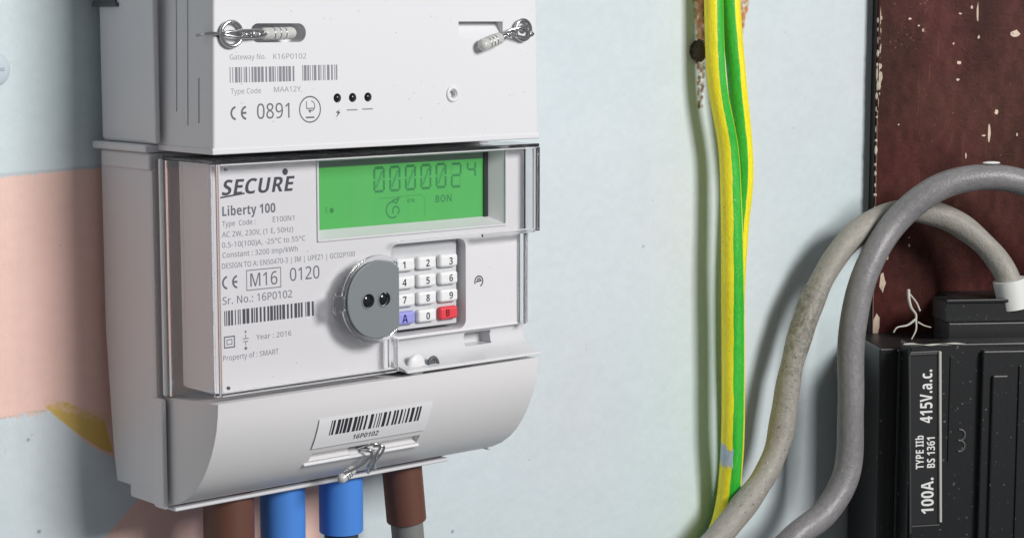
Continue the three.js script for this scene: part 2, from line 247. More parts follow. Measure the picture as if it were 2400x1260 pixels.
    c.strokeStyle = 'rgb(92,92,98)'; c.lineWidth = 0.5; c.beginPath(); c.arc(43.3, 47.7, 1.75, -3.6, 1.2); c.stroke(); c.beginPath(); c.moveTo(42, 47.8); c.lineTo(44.2, 47.5); c.arc(43.3, 47.6, 0.8, -0.3, -2.8, true); c.stroke();
  });
  const outline = poly([[-62.6, -73], [6.6, -73], [6.6, -63.4], [62.6, -63.4], [62.6, -31.6], [64.7, -31.6], [64.7, -3], [-62.6, -3]]);
  outline.holes.push(rrect(-22.6, -28.9, 54.8, -3.7, 0.4, THREE.Path), rrect(5.9, -62.9, 37.6, -32.6, 3, THREE.Path));
  const plate0 = flat(extr(outline, 45.1, ZP));                              // only the front face carries print
  { const q = plate0.attributes; for (let i = 0; i < q.uv.count; i++) if (q.normal.getZ(i) < 0.9) q.uv.setXY(i, -62.9, -0.4); }
  const panel = part('front_panel', plate0, std(lin(0.73, 0.72, 0.745), 0.5, { map: panelMap }), meter);
  { const rim = rrect(-23.3, -29.6, 55.5, -3, 0.6); rim.holes.push(rrect(-22.6, -28.9, 54.8, -3.7, 0.4, THREE.Path)); part('display_rim', extr(rim, ZP - 0.2, ZP + 0.55, 0.18), M.plastic, panel); }
  part('inner_case', [rbox(-62.6, -73, 43, 62.6, -3, 45, 0.4), rbox(-54, -72, 33, 62.6, -4, 43.2, 0.4)], M.plasticWarm, meter);

  // display: sloping surround, glass, segments
  const o = [-22.6, -28.9, 54.8, -3.7], n = [-19.8, -26.6, 51.6, -4.9], zi = 54.4, zo = ZP - 0.05, P = (a, z) => [[a[0], a[1], z], [a[2], a[1], z], [a[2], a[3], z], [a[0], a[3], z]], oo = P(o, zo), nn = P(n, zi);
  const disp = part('display', [quad(...P([-20, -27, 51.8, -4.5], 54.2))], new THREE.MeshStandardMaterial({ roughness: 0.25, color: lin(0.05, 0.2, 0.07), map: null, emissive: 0xffffff, emissiveMap: (() => {
    const cv = canvasOf(1440, 448, (c) => {
      c.setTransform(20, 0, 0, 20, 400, -90);                                  // x from -20, y from -4.5 mm
      c.fillStyle = 'rgb(80,170,72)'; c.fillRect(-20, 4.5, 72, 23); const seg = 'rgb(24,86,50)', mid = 'rgb(50,126,76)';
      for (let k = 0; k < 60; k++) { c.fillStyle = `rgba(${70 + rnd() * 40 | 0},${170 + rnd() * 20 | 0},${90 + rnd() * 40 | 0},0.05)`; c.fillRect(-20 + rnd() * 66, 4.5, 4 + rnd() * 10, 23); }
      c.lineCap = 'butt'; c.lineJoin = 'miter';
      const S = { a: [[0, 0], [1, 0]], b: [[1, 0], [1, 0.5]], c: [[1, 0.5], [1, 1]], d: [[0, 1], [1, 1]], e: [[0, 0.5], [0, 1]], f: [[0, 0], [0, 0.5]], g: [[0, 0.5], [1, 0.5]], s: [[0.15, 0.92], [0.85, 0.08]] };
      const digit = (s, x, y, w, h, lw) => { c.lineWidth = lw; for (const k of s) { c.strokeStyle = k === 's' ? mid : seg; const [[ax, ay], [bx, by]] = S[k]; const gx = (bx - ax) * 0.05, gy = (by - ay) * 0.08; c.beginPath(); c.moveTo(x + (ax + gx) * w, y + (ay + gy) * h); c.lineTo(x + (bx - gx) * w, y + (by - gy) * h); c.stroke(); } };
      c.globalAlpha = 0.16; for (let k = 0; k < 6; k++) digit('abcdefg', 4 + k * 6.5, 8, 3.9, 7.6, 0.85); c.globalAlpha = 1;
      for (let k = 0; k < 5; k++) digit('abcdefs', 4 + k * 6.5, 8, 3.9, 7.6, 0.85);
      digit('abged', 36.6, 8.2, 3.9, 7.6, 0.8); digit('fgbc', 43.6, 7.9, 3.3, 5, 0.75);
      c.strokeStyle = seg; c.lineWidth = 0.55; c.beginPath(); c.arc(11.4, 21.9, 2.6, 0.9, 5.2); c.stroke(); c.beginPath(); c.arc(12.8, 22.2, 1.3, 2.4, 7.4); c.stroke(); c.beginPath(); c.moveTo(11, 19); c.lineTo(14, 18.3); c.lineTo(12.8, 20.2); c.stroke();
      c.lineWidth = 0.25; c.strokeStyle = mid; c.beginPath(); c.moveTo(6, 18); c.lineTo(23, 17.6); c.lineTo(25, 19); c.lineTo(25, 25); c.stroke();
      text(c, 'EN', 17.4, -20, 1.3, 3.4, 'bold', seg); text(c, 'BON', 29.2, -20.6, 2.4, 7.6, 'bold', seg);
      c.fillStyle = 'rgb(12,78,30)'; c.beginPath(); c.arc(-13.2, 20.6, 0.85, 0, 7); c.fill(); text(c, 'E', -15.9, -21.2, 1.6, 1.4, '', seg);
    });
    return mapOf(cv);
  })(), emissiveIntensity: 0.66 }), meter, 'green backlit display reading 0000024');
  part('surround', [quad(oo[0], oo[1], nn[1], nn[0]), quad(oo[1], oo[2], nn[2], nn[1]), quad(oo[2], oo[3], nn[3], nn[2]), quad(oo[3], oo[0], nn[0], nn[3])], M.plastic, disp);
  part('display_frame', [rbox(49.9, -26.7, 54.3, 51.8, -4.7, 55.1, 0.2), rbox(49.9, -4.9, 54.3, 51.8, -4.7, 55.1, 0.05)], std(lin(0.02, 0.03, 0.025), 0.3), disp);
  part('display_shade_band', rbox(-20, -6.9, 54.25, 49.8, -4.6, 54.7, 0.2), std(lin(0.17, 0.27, 0.2), 0.4), disp);  // strip coloured as the shade the bezel drops on the display top

  // keypad
  const digits = sheet(6, -64, 38, -33, 20, (c) => { c.fillStyle = '#fff'; c.fillRect(6, 33, 32, 31); [['1', 11.4, 40.9], ['2', 21.2, 41], ['3', 31.1, 41.1], ['4', 11.4, 46.7], ['5', 21.2, 46.8], ['6', 31.1, 46.8], ['7', 11.4, 52.4], ['8', 21.2, 52.6], ['9', 31.1, 52.6], ['0', 21.2, 58.6]].forEach(([s, x, y]) => text(c, s, x, -y, 2.3, 0, 'bold', 'rgb(54,54,60)')); text(c, 'A', 11.2, -58.8, 2.6, 0, 'bold', 'rgb(40,40,120)'); text(c, 'B', 29.4, -58.4, 2.4, 0, 'bold', 'rgb(120,10,24)'); });
  const pad = part('keypad', rbox(6.2, -61.5, 52, 36.1, -32.8, 57, 0.4), std(lin(0.58, 0.59, 0.61), 0.5), meter);
  const keyWhite = std(lin(0.84, 0.84, 0.85), 0.4, { map: digits }), keyBlue = std(lin(0.33, 0.34, 0.75), 0.4, { map: digits }), keyRed = std(lin(0.78, 0.06, 0.085), 0.4, { map: digits });
  for (let r = 0; r < 4; r++) for (let k = 0; k < 3; k++) {
    const x = [9.2, 18.1, 27.4][k], y = -41.9 - r * 5.85, g = rbox(x, y - 0.1, 56.6, x + 7.8, y + 4.3, 59.1, 1.1, 3), p = g.attributes.position;
    for (let i = 0; i < p.count; i++) g.attributes.uv.setXY(i, p.getX(i), p.getY(i));
    part('key', g, r === 3 && k === 0 ? keyBlue : r === 3 && k === 2 ? keyRed : keyWhite, pad, r === 3 && k === 0 ? 'blue key A' : r === 3 && k === 2 ? 'red key B' : undefined);
  }

  // optical port: a grey D with two dark eyes in a clear collar
  const D = (r, xr, ox = -4.9, oy = -48.6) => { const s = new THREE.Shape(), a = Math.acos((xr - ox) / r); s.absarc(ox, oy, r, a, 2 * Math.PI - a, false); s.closePath(); return s; };
  const disc = D(12.5, 3.3); for (const x of [-9.2, -2.8]) { const h = new THREE.Path(); h.absarc(x, -48.7, 2.35, 0, 7, true); disc.holes.push(h); }
  const port = part('optical_port', extr(disc, ZF + 0.2, ZF + 1.8, 0.3, 64), M.grey, meter);
  const ring = new THREE.Shape(), ra = Math.acos(8.1 / 14.1), rb = Math.acos(8.1 / 12.7); ring.absarc(-4.9, -48.6, 14.1, ra, 2 * Math.PI - ra, false); ring.absarc(-4.9, -48.6, 12.7, 2 * Math.PI - rb, rb, true); ring.closePath();
  part('collar', extr(ring, ZF + 0.1, ZF + 1.1, 0.3, 64), M.edge, port);
  for (const x of [-9.2, -2.8]) part('socket', new THREE.SphereGeometry(2.2, 20, 14).scale(1, 1, 0.6).translate(x, -48.7, ZF + 0.3), std(lin(0.012, 0.014, 0.018), 0.15), port);
  for (const x of [-9.2, -2.8]) part('socket_rim', new THREE.TorusGeometry(2.45, 0.26, 8, 32).translate(x, -48.7, ZF + 1.8), M.grey, port);
  part('clip', [rbox(-22.3, -51.3, ZF, -18.4, -46.2, ZF + 2.2, 0.4), rbox(-21.5, -46.2, ZF + 0.2, -19, -45.2, ZF + 1.6, 0.2), rbox(-21.5, -52.3, ZF + 0.2, -19, -51.3, ZF + 1.6, 0.2)], M.edge, port);

  // clear cover: sheets for its walls, solid bars for its edges
  const top = -1.9, low = -73.1, step = -31.6;
  const face = poly([[-64.9, low], [2.4, low], [2.4, -33], [5.4, step], [64.9, step], [64.9, top], [-64.9, top]]);
  const lens = part('clear_cover', [new THREE.ShapeGeometry(face).translate(0, 0, ZF), quad([-65, -76.2, 37], [-65, low, ZF - 0.2], [-65, top, ZF - 0.2], [-65, top, 37]), quad([65, step, ZP], [65, step, ZF - 0.2], [65, top, ZF - 0.2], [65, top, ZP]), quad([5.4, step, ZP + 0.2], [64.8, step, ZP + 0.2], [64.8, step, ZF - 0.1], [5.4, step, ZF - 0.1])], M.pane, meter);
  const bar = (...a) => part('cover_edge', rbox(...a, 0.35, 3), M.edge, lens);
  bar(-65.2, top - 1.1, 38, 65.2, top, ZF + 0.25); bar(-65.3, low, ZF - 2.2, -63.4, top - 1.2, ZF + 0.2); bar(63.3, step, ZP, 65.4, top - 1.2, ZF + 0.3);
  bar(-63.3, low - 0.1, ZF - 2.2, 3.4, low + 1, ZF + 0.2); bar(2.2, low + 1.1, ZF - 3.4, 3.6, -62.2, ZF + 0.15); bar(40, step - 0.45, ZF - 1, 63.2, step + 0.45, ZF + 0.15);
  bar(61, -63.6, ZP + 0.05, 62.6, step - 0.6, ZP + 2.8);
  const edgeHighlight = new THREE.MeshPhysicalMaterial({ color: lin(0.9, 0.9, 0.92), roughness: 0.25, transmission: 0.4, thickness: 0, ior: 1.49 });  // milky white, put in as painted highlights along the cover edges
  for (const e of [[62.7, step + 0.6, ZF - 0.8, 63.2, top - 1.3, ZF + 0.35], [-63.3, low + 1.1, ZF - 0.5, -62.75, top - 1.3, ZF + 0.2], [62.7, -63.4, ZP + 2, 63.2, step - 0.7, ZP + 2.9], [3.7, -73, ZF - 1, 4.1, -62.4, ZF + 0.1], [-62.6, low + 1.05, ZF - 0.4, 2, low + 1.4, ZF + 0.25], [5.6, step + 0.7, ZF - 0.4, 62.5, step + 1.05, ZF + 0.2], [-62.6, top - 1.6, ZF - 0.4, 62.6, top - 1.2, ZF + 0.3]]) part('highlight_strip', rbox(...e, 0.16, 2), edgeHighlight, lens);
  part('cover_edge', [rbox(-67.3, -76.6, 34.6, -65.1, top - 1.2, 37.6, 0.9, 4), rbox(-65.1, -76.6, 36.6, -63.6, top - 1.2, 39.8, 0.6, 4)], M.edge, lens);
  part('highlight_bead', rbox(-66.6, -76.4, 37.4, -65.2, -2.6, 39, 0.65, 4), std(lin(0.9, 0.9, 0.91), 0.12), lens);  // white strip stands in for the bright reflection down the rear edge
  for (const [x, y] of [[-60.6, -4.6], [-61, -70.6]]) part('rivet', cyl(x, y, ZF - 0.2, ZF + 0.3, 0.55), M.greyDark, lens);

  // tray below the keypad
  const tray = part('tray', cut(toCreasedNormals(prism([[ZP - 0.6, -63.5], [58.6, -64.6], [58, -66.4], [58.4, -68.6], [60, -70.6], [62.6, -72.1], [66.4, -73.1], [66.6, -73.7], [52, -73.7], [52, -63.5]], 6.7, 64.8), 0.6), rbox(38.2, -69.4, 53, 49.8, -64.9, 63, 0.3)), std(lin(0.66, 0.66, 0.68), 0.15), meter);
  part('tray_edge', [rbox(6.8, -74.1, 66, 65, -73.3, 67.2, 0.35, 3), rbox(7, -63.9, ZP - 0.6, 62.6, -63.3, ZP + 0.5, 0.25)], M.plastic, tray);
  part('seal_loop', [new THREE.TorusGeometry(2.1, 0.55, 10, 24, Math.PI).scale(1, 1.35, 1).translate(19.8, -73.4, 64.4), rbox(18.7, -73.4, 63, 20.8, -71.3, 64.4, 0.3)], M.greyDark, tray);
  part('boss', new THREE.SphereGeometry(3.6, 20, 14).scale(1, 1.1, 0.4).translate(13.6, -72.6, 63.2), M.plasticWarm, tray);

  // terminal cover with its curved front
  const front = [[66, -74.3], [65.7, -79], [64.9, -83.5], [63.6, -87.4], [61.9, -91.4], [59.8, -95.2], [57.4, -98.8], [54.6, -102.1], [51.4, -105], [47, -107.9], [42, -110.2], [38, -111.4]];
  const shell = prism([[34, -77.2], [66, -75.2], ...front.slice(1), [34, -112.2]], -64.8, 65, 0.35);
  const N = [0, Math.sin(0.72), Math.cos(0.72)];
  const sl = new THREE.BoxGeometry(44, 3.6, 3.2).rotateX(0.72).translate(-3.2, -98.5, 57.4);
  const hole = new THREE.BoxGeometry(8, 4.4, 14).rotateX(0.72).translate(-4.6, -99.2, 57);
  const term = part('terminal_cover', cut(shell, sl, hole), std(lin(0.745, 0.735, 0.745), 0.42), meter);
  part('bottom_lip', rbox(-64.8, -113, 34.5, 46, -111.7, 40.5, 0.6, 3), M.plastic, term);
  part('slot_lip', new RoundedBoxGeometry(47, 1, 1.2, 2, 0.4).rotateX(0.72).translate(-3.2, -101.1, 55.7), M.plastic, term);
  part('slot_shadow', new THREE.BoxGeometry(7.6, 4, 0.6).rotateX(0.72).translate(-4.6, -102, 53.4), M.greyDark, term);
  // barcode sticker bent over the curve
  const st = [[64.85, -84.9], [64.05, -87.5], [62.35, -91.5], [60.35, -95.2]], len = [0]; for (let i = 1; i < 4; i++) len.push(len[i - 1] + Math.hypot(st[i][0] - st[i - 1][0], st[i][1] - st[i - 1][1]));
  const sx0 = -26.5, sx1 = 19.3, L = len[3], fp = [], fu = [];
  const curve = new THREE.SplineCurve(st.map(([z, y]) => new THREE.Vector2(z, y)));
  for (let i = 0; i < 12; i++) { const a = curve.getPoint(i / 12), b = curve.getPoint((i + 1) / 12), u0 = 1 - i / 12, u1 = 1 - (i + 1) / 12; fp.push(sx0, b.y, b.x, sx1, b.y, b.x, sx1, a.y, a.x, sx0, b.y, b.x, sx1, a.y, a.x, sx0, a.y, a.x); fu.push(0, u1, 1, u1, 1, u0, 0, u1, 1, u0, 0, u0); }
  const sg = new THREE.BufferGeometry(); sg.setAttribute('position', new THREE.Float32BufferAttribute(fp, 3)); sg.setAttribute('uv', new THREE.Float32BufferAttribute(fu, 2)); sg.computeVertexNormals();
  const stick = mapOf(canvasOf(916, Math.round(L * 20), (c, w, h) => { c.fillStyle = 'rgb(246,246,248)'; c.fillRect(0, 0, w, h); c.setTransform(20, 0, 0, 20, 0, h); bars(c, 5, 42, 4.1, 5.2, 'rgb(52,52,58)', 77, 0.42); text(c, '16P0102', 15.2, 1.4, 1.6, 10.6, 'bold', 'rgb(60,60,66)'); }));
  part('sticker', mergeVertices(sg), std(lin(0.88, 0.88, 0.89), 0.35, { map: stick }), term, 'white barcode sticker');
}

// ------------------------------------------------------------------ wire seals
function seal(name, label, at, strands, tag, ring) {
  const s = thing(name, label, 'wire seal', at, 'wire seals on the meter');
  part('wire', strands.map((p) => sweep(p, 0.48, { radial: 8, seg: 40 })), M.steel, s);
  if (ring) part('ring', new THREE.TorusGeometry(ring[3], 0.62, 10, 36).rotateY(ring[4] ?? 0).translate(ring[0], ring[1], ring[2]), M.steel, s);
  const t = part('seal_tag', new THREE.CapsuleGeometry(tag.r, tag.l, 8, 20).rotateZ(Math.PI / 2 + tag.a).translate(...tag.at), M.tag, s);
  part('crimp', [0.1, 0.32, 0.54].map((k) => new THREE.TorusGeometry(tag.r * 0.96, 0.22, 8, 24).rotateY(Math.PI / 2).translate((k - 0.3) * tag.l, 0, 0).rotateZ(tag.a).translate(...tag.at)), M.steel, t);
  return s;
}
const twist = (a, b, r, turns, ph) => Array.from({ length: 13 }, (_, i) => { const t = i / 12, w = ph + t * turns * 2 * Math.PI; return [a[0] + (b[0] - a[0]) * t, a[1] + (b[1] - a[1]) * t + r * Math.sin(w), a[2] + (b[2] - a[2]) * t + r * Math.cos(w)]; });
seal('wire_seal', 'looped wire seal with its tag lying in the slot, upper left of the meter', [-48, 35.5, ZF],
  [[[-62, 35.2, ZF - 2], [-62.3, 35.6, ZF + 1.8], [-58, 36.2, ZF + 2.4], [-52, 36.4, ZF + 1.8], [-46, 36, ZF + 0.6]], [[-65.8, 35, ZF - 6], [-66.2, 35.4, ZF - 2], [-63.6, 35.6, ZF + 1], [-58, 34.6, ZF + 2.2], [-50, 34.4, ZF + 1.4], [-46, 35, ZF + 0.4]], twist([-56, 35.6, ZF + 1.6], [-46, 35.6, ZF + 0.6], 0.7, 2, 0)],
  { at: [-41, 35.5, ZF - 0.4], r: 1.9, l: 9.5, a: 0.02 }, [-58.4, 35.4, ZF + 1.1, 3.6]);
seal('wire_seal', 'looped wire seal hanging askew with a grey tag, upper right corner of the meter', [50, 35, ZF],
  [[[57.5, 36.3, ZF - 2], [58, 37.4, ZF + 2.2], [54.5, 37, ZF + 2.8], [49.5, 36, ZF + 2], [46.5, 34.5, ZF + 2]], [[57.5, 36.3, ZF - 2], [60.5, 35, ZF + 2], [56, 33.8, ZF + 2.8], [50.5, 34.6, ZF + 2.6], [46.6, 34, ZF + 2.2]], twist([52, 35.2, ZF + 2.4], [46, 34, ZF + 2.2], 0.8, 1.5, 1)],
  { at: [41.6, 32.4, ZF + 2.4], r: 2, l: 6.6, a: 0.3 }, [56.6, 36.2, ZF + 1.4, 3.3]);
seal('wire_seal', 'twisted wire seal with pale tag hanging from the slot under the barcode sticker', [-2, -104, 56],
  [[[-4, -99.6, 53], [-1.8, -97.2, 59.4], [1, -98, 60], [0.6, -101.5, 58], [2.2, -105, 55], [1.5, -108.4, 52.5]], [[-3.2, -100, 53], [-2.6, -99, 59], [-1.2, -102, 58.5], [-0.6, -105.6, 55.5], [1.2, -108, 53]], [[-1, -98, 59], [2.2, -98.4, 60.2], [2.6, -101, 58.6], [1, -103.8, 57], [3.4, -107, 54]], [[-1.4, -100.6, 59], [-4, -103.6, 57.5], [-7.6, -105.6, 55.8], [-9.6, -106.6, 54.6]]],
  { at: [-8.2, -107.2, 54], r: 1.6, l: 4.2, a: 0.5 }, null);

// ------------------------------------------------------------------ insulated tails below the meter
function tail(name, label, category, x, r, sleeveEnd, mat, sheath, lean = 0) {
  const t = thing(name, label, category, [x, -110, 30]);
  const at = (y) => [x + (-110 - y) * lean, y, 30];
  part('sleeve', [sweep([at(-109), at((sleeveEnd - 109) / 2), at(sleeveEnd)], (q) => r * (q > 0.985 ? 0.96 : 1), { radial: 40, seg: 60 })], mat, t);
  part('collar', sweep([at(-109.4), at(-111), at(-112.6), at(-113.8)], (q) => r * (q < 0.8 ? 1.06 : 1.02), { radial: 40, seg: 12 }), mat, t);
  part('sheath', sweep([at(sleeveEnd + 1), at(sleeveEnd - 25), [x + lean * 120, -235, 30]], sheath.r, { radial: 32, seg: 30 }), sheath.m, t);
}
tail('brown_tail', 'wide brown sleeved cable leftmost under the meter', 'cable', -38.2, 8.3, -160, M.brown, { r: 6.4, m: M.tailGrey });
tail('blue_tail', 'blue sleeved cable under the meter between brown and blue cables', 'cable', -17, 7.5, -158, M.blue, { r: 6, m: M.tailGrey });
tail('blue_tail', 'blue sleeved cable under the wire seal, with its sleeve end in view', 'cable', 7, 7.5, -133.4, M.blue, { r: 5.8, m: std(lin(0.05, 0.06, 0.075), 0.5) });
tail('brown_tail', 'short brown sleeve on a grey cable, rightmost under the meter', 'cable', 32.9, 7, -134.4, M.brown, { r: 5.7, m: M.tailGrey }, 0.1);

// ------------------------------------------------------------------ earth cables
function earthMap(green, s0, paint) {
  const f = smooth(512, 1024, 64, s0), g = smooth(512, 1024, 20, s0 + 3);
  return mapOf(canvasOf(512, 1024, (c, w, h) => {
    const im = c.createImageData(w, h), d = im.data;
    for (let y = 0; y < h; y++) for (let x = 0; x < w; x++) {
      let a = x / w * 360; if (a > 180) a -= 360; const t = 1 - y / h, [lo, hi] = green(t), e = (f(x, y) - 0.5) * 4, isG = a + e > lo && a + e < hi, k = 4 * (y * w + x), n = (g(x, y) - 0.5) * 18 + (f(x, y * 3) - 0.5) * 16;
      const spot = paint && a > 40 + e * 2 && a < 150 && Math.abs(t - 0.796 + e * 0.004 + (a - 90) * 0.00006) < 0.015; const base = spot ? [184, 196, 208] : isG ? [58, 186, 58] : [250, 234, 40]; d[k] = base[0] + n; d[k + 1] = base[1] + n; d[k + 2] = base[2] + n * 0.6; d[k + 3] = 255;
    }
    c.putImageData(im, 0, 0);
    for (let k = 0; k < 260; k++) { const v = rnd(); c.fillStyle = v < 0.75 ? `rgba(70,66,40,${0.08 + rnd() * 0.3})` : `rgba(226,230,226,${0.2 + rnd() * 0.5})`; c.beginPath(); c.ellipse(rnd() * w, rnd() * h, 0.8 + rnd() * 3.4, 0.5 + rnd() * 1.6, 0, 0, 7); c.fill(); }
  }));
}
{
  const bump = noiseMap(256, [[16, 1], [60, 1.1], [120, 0.6]], 77); bump.repeat.set(2, 9);
  const e1 = thing('earth_cable', 'yellow and green striped earth cable, the left front one of the pair on the wall', 'earth cable', [215, -60, 10], 'earth cables');
  const p1 = [[207.4, 70, 12], [208.3, 47.4, 12], [209.8, 14.9, 13], [216.1, -12.7, 14], [217, -33.8, 15], [217.1, -56.6, 16], [218.3, -92.1, 16], [219.3, -128, 15.6], [220.9, -147, 13.3], [221.2, -160, 11.5], [219.6, -170.6, 10], [215, -180, 8.5], [206, -188, 8]];
  part('sheath', sweep(p1, (t) => 3.9 + 0.9 * Math.min(1, Math.max(0, (t - 0.25) / 0.3)), { radial: 40, seg: 160 }), std(0xffffff, 0.38, { map: earthMap((t) => [-34 + 16 * Math.min(1, t * 1.4), 22 + 24 * Math.min(1, t * 1.6)], 3, true), bumpMap: bump, bumpScale: 0.0002 }), e1);
  const e2 = thing('earth_cable', 'green and yellow striped earth cable, the right one that slips behind its pair', 'earth cable', [225, -60, 6], 'earth cables');
  const p2 = [[217.6, 70, 12], [218.4, 47.5, 12], [222.3, 14.7, 12.5], [227.3, -13.3, 12], [229, -27.7, 11], [228.6, -43.8, 9.5], [228, -65.3, 8.5], [228.6, -94.3, 7.5], [230.4, -131, 7], [230.4, -149, 6], [228.4, -162.8, 5], [224.6, -172.6, 4.6], [218, -181, 4.4], [207, -188, 4.4]];
  part('sheath', sweep(p2, 3.9, { radial: 40, seg: 160 }), std(0xffffff, 0.38, { map: earthMap(() => [22, 168], 13), bumpMap: bump, bumpScale: 0.0002 }), e2);
}

// ------------------------------------------------------------------ brown board and the fuse box on it, turned towards the room
const TURN = -35 * Math.PI / 180, BO = [319.34, 0, 7.87];
const onBoard = (u, v, w) => [BO[0] + u * Math.cos(TURN) + w * Math.sin(TURN), v, BO[2] - u * Math.sin(TURN) + w * Math.cos(TURN)];
function turned(name, label, category, [u, v, w]) { const t = thing(name, label, category, onBoard(u, v, w)); t.rotation.y = TURN; origins.set(t, [u, v, w]); return t; }
{
  const board = turned('backing_board', 'dark brown painted wooden board with chipped paint behind the fuse box', 'board', [0, -120, 0]);
  const W = 900, H = 1700, f1 = smooth(W, H, 7, 41), f2 = smooth(W, H, 40, 42), f3 = smooth(W, H, 200, 43);
  const art = sheet(-1, -152, 109, -152 + 110 * H / W, W / 110, (c) => {
    c.fillStyle = 'rgb(66,29,24)'; c.fillRect(-2, -120, 120, 300);
    const cream = (x, y, w, h, a = 1, col = '214,198,178') => { c.fillStyle = `rgba(${col},${a})`; c.beginPath(); const n = 9; for (let k = 0; k < n; k++) { const t = k / n * 2 * Math.PI, q = 0.65 + rnd() * 0.5; c[k ? 'lineTo' : 'moveTo'](x + Math.cos(t) * w / 2 * q, -y + Math.sin(t) * h / 2 * q); } c.fill(); };
    for (let k = 0; k < 90; k++) cream(4 + rnd() * 18, 26 + rnd() * 24, 0.3 + rnd() * 1.1, 0.3 + rnd() * 0.9, 0.2 + rnd() * 0.4, rnd() < 0.5 ? '130,112,112' : '44,28,28');
    for (let k = 0; k < 50; k++) { const x = rnd() * 90, y = 50 - rnd() * 180; cream(x, y, 3 + rnd() * 10, 3 + rnd() * 12, 0.05 + rnd() * 0.06, rnd() < 0.5 ? '40,20,20' : '120,70,56'); }
    for (const [x, y, w, h] of [[44.7, 42.5, 1, 10], [62.5, 33.4, 5, 3.4], [34.1, 29.1, 1, 1.2], [36.7, 20.6, 2.6, 1.6], [36.5, 13.3, 1.8, 1.4], [54.7, -1.2, 2, 2.2], [51.6, -11, 1.4, 9], [49.1, -11.6, 2.2, 1], [41.2, -20.7, 0.8, 3], [9.9, -6.6, 0.9, 0.9], [64.5, -11.3, 1, 1.6], [36.8, 42.2, 1.8, 1], [42, 45.2, 1.2, 1.6], [45.5, 31.9, 1.2, 2], [16.1, -60.6, 1, 1.4], [16, -57, 0.7, 1], [4.2, -77.5, 3.2, 9], [5.9, -66.1, 2, 2], [3.6, -70, 1, 3], [1.4, -97, 4.4, 11], [14, 40, 1.6, 1.2], [18, 37, 1.2, 1], [20, 35, 1, 1.6]]) cream(x, y, w, h, 0.95);
    for (let k = 0; k < 46; k++) { const y = 42 - k * 1.75; if (rnd() < 0.3) continue; cream(0.2 + 0.5 * Math.sin(k * 1.7) + (y < 2 ? -0.6 : 0.4), y, (k > 10 && k < 20 ? 2 : 0.8) * (0.5 + rnd() * 0.8), 1.4 + rnd() * rnd() * 8, k % 6 === 5 ? 0.15 : 0.9); }
    for (let k = 0; k < 200; k++) cream(rnd() * 80, 50 - rnd() * 170, 0.2 + rnd() * 0.6, 0.2 + rnd() * 0.7, 0.15 + rnd() * 0.4, rnd() < 0.6 ? '150,120,104' : '30,16,16');
    for (let k = 0; k < 90; k++) { const x = rnd() * 90, y = -50 + rnd() * 170; c.strokeStyle = `rgba(${rnd() < 0.5 ? '120,84,72' : '36,18,18'},0.25)`; c.lineWidth = 0.2 + rnd() * 0.3; c.beginPath(); c.moveTo(x, y); c.lineTo(x + (rnd() - 0.5) * 1.2, y + 2 + rnd() * 12); c.stroke(); }
    c.setTransform(1, 0, 0, 1, 0, 0); const im = c.getImageData(0, 0, W, H), d = im.data;
    for (let y = 0; y < H; y++) for (let x = 0; x < W; x++) { const k = 4 * (y * W + x), n = (f1(x, y) - 0.5) * 34 + (f2(x, y) - 0.5) * 18 + (f3(x, y) - 0.5) * 10, q = (f1(y * 0.6, x) - 0.5) * 16; d[k] += n; d[k + 1] += n * 0.7 + q * 0.6; d[k + 2] += n * 0.75 + q * 0.3; }
    c.putImageData(im, 0, 0);
  });
  const bump = noiseMap(512, [[12, 1], [50, 0.6], [160, 0.5]], 88); bump.repeat.set(0.012, 0.012);
  part('panel', extr(rrect(0, -240, 105, 100, 0.5), -9, 0, 0.4), new THREE.MeshPhysicalMaterial({ color: 0xffffff, roughness: 0.5, specularIntensity: 0.35, map: art, bumpMap: bump, bumpScale: 0.00012 }), board);
  part('edge', rbox(-0.5, -239, -8.8, 0.1, 99, -1.6, 0.2), std(lin(0.02, 0.014, 0.012), 0.6), board);  // dark strip painted in for the shadow gap between board and wall
  const chips = []; for (let k = 0; k < 18; k++) { const y = 41 - k * 4.9 - rnd() * 2, h = 1 + rnd() * rnd() * 6; chips.push(new THREE.IcosahedronGeometry(1, 1).scale(0.35 + rnd() * 0.45, h * 0.6, 0.5 + rnd() * 0.5).translate(0.1, y, -0.5 - rnd() * 0.8)); }
  part('paint_chip', chips, M.cream, board);

  const box = turned('service_fuse', 'black moulded fuse box on the brown board, lettered 100A and 415V a.c.', 'fuse box', [20, -190, 5]);
  box.position.set(...onBoard(14, -185.05, 23).map((v) => v * MM)); box.scale.set(0.9784, 0.9784, 1);
  const dust = (() => { const f = smooth(512, 512, 30, 91); const cv = canvasOf(512, 512, (c, w, h) => { c.fillStyle = 'rgb(27,28,30)'; c.fillRect(0, 0, w, h); for (let k = 0; k < 340; k++) { const v = 70 + rnd() * 120 | 0; c.fillStyle = `rgba(${v},${v},${v},${0.1 + rnd() * 0.5})`; c.beginPath(); c.arc(rnd() * w, rnd() * h, 0.6 + Math.pow(rnd(), 3) * 4, 0, 7); c.fill(); } for (let k = 0; k < 60; k++) { c.strokeStyle = `rgba(90,92,96,${0.1 + rnd() * 0.2})`; const x = rnd() * w, y = rnd() * h; c.lineWidth = 1; c.beginPath(); c.moveTo(x, y); c.lineTo(x + (rnd() - 0.5) * 8, y + rnd() * 60); c.stroke(); } }); const t = mapOf(cv); t.wrapS = t.wrapT = THREE.RepeatWrapping; t.repeat.set(1 / 60, 1 / 60); return t; })();
  const black = std(0xffffff, 0.4, { map: dust });
  const blk = (x0, y0, z0, x1, y1, z1, r = 0.8) => extr(rrect(x0, y0, x1, y1, r), z0, z1, Math.min(r, 0.6));
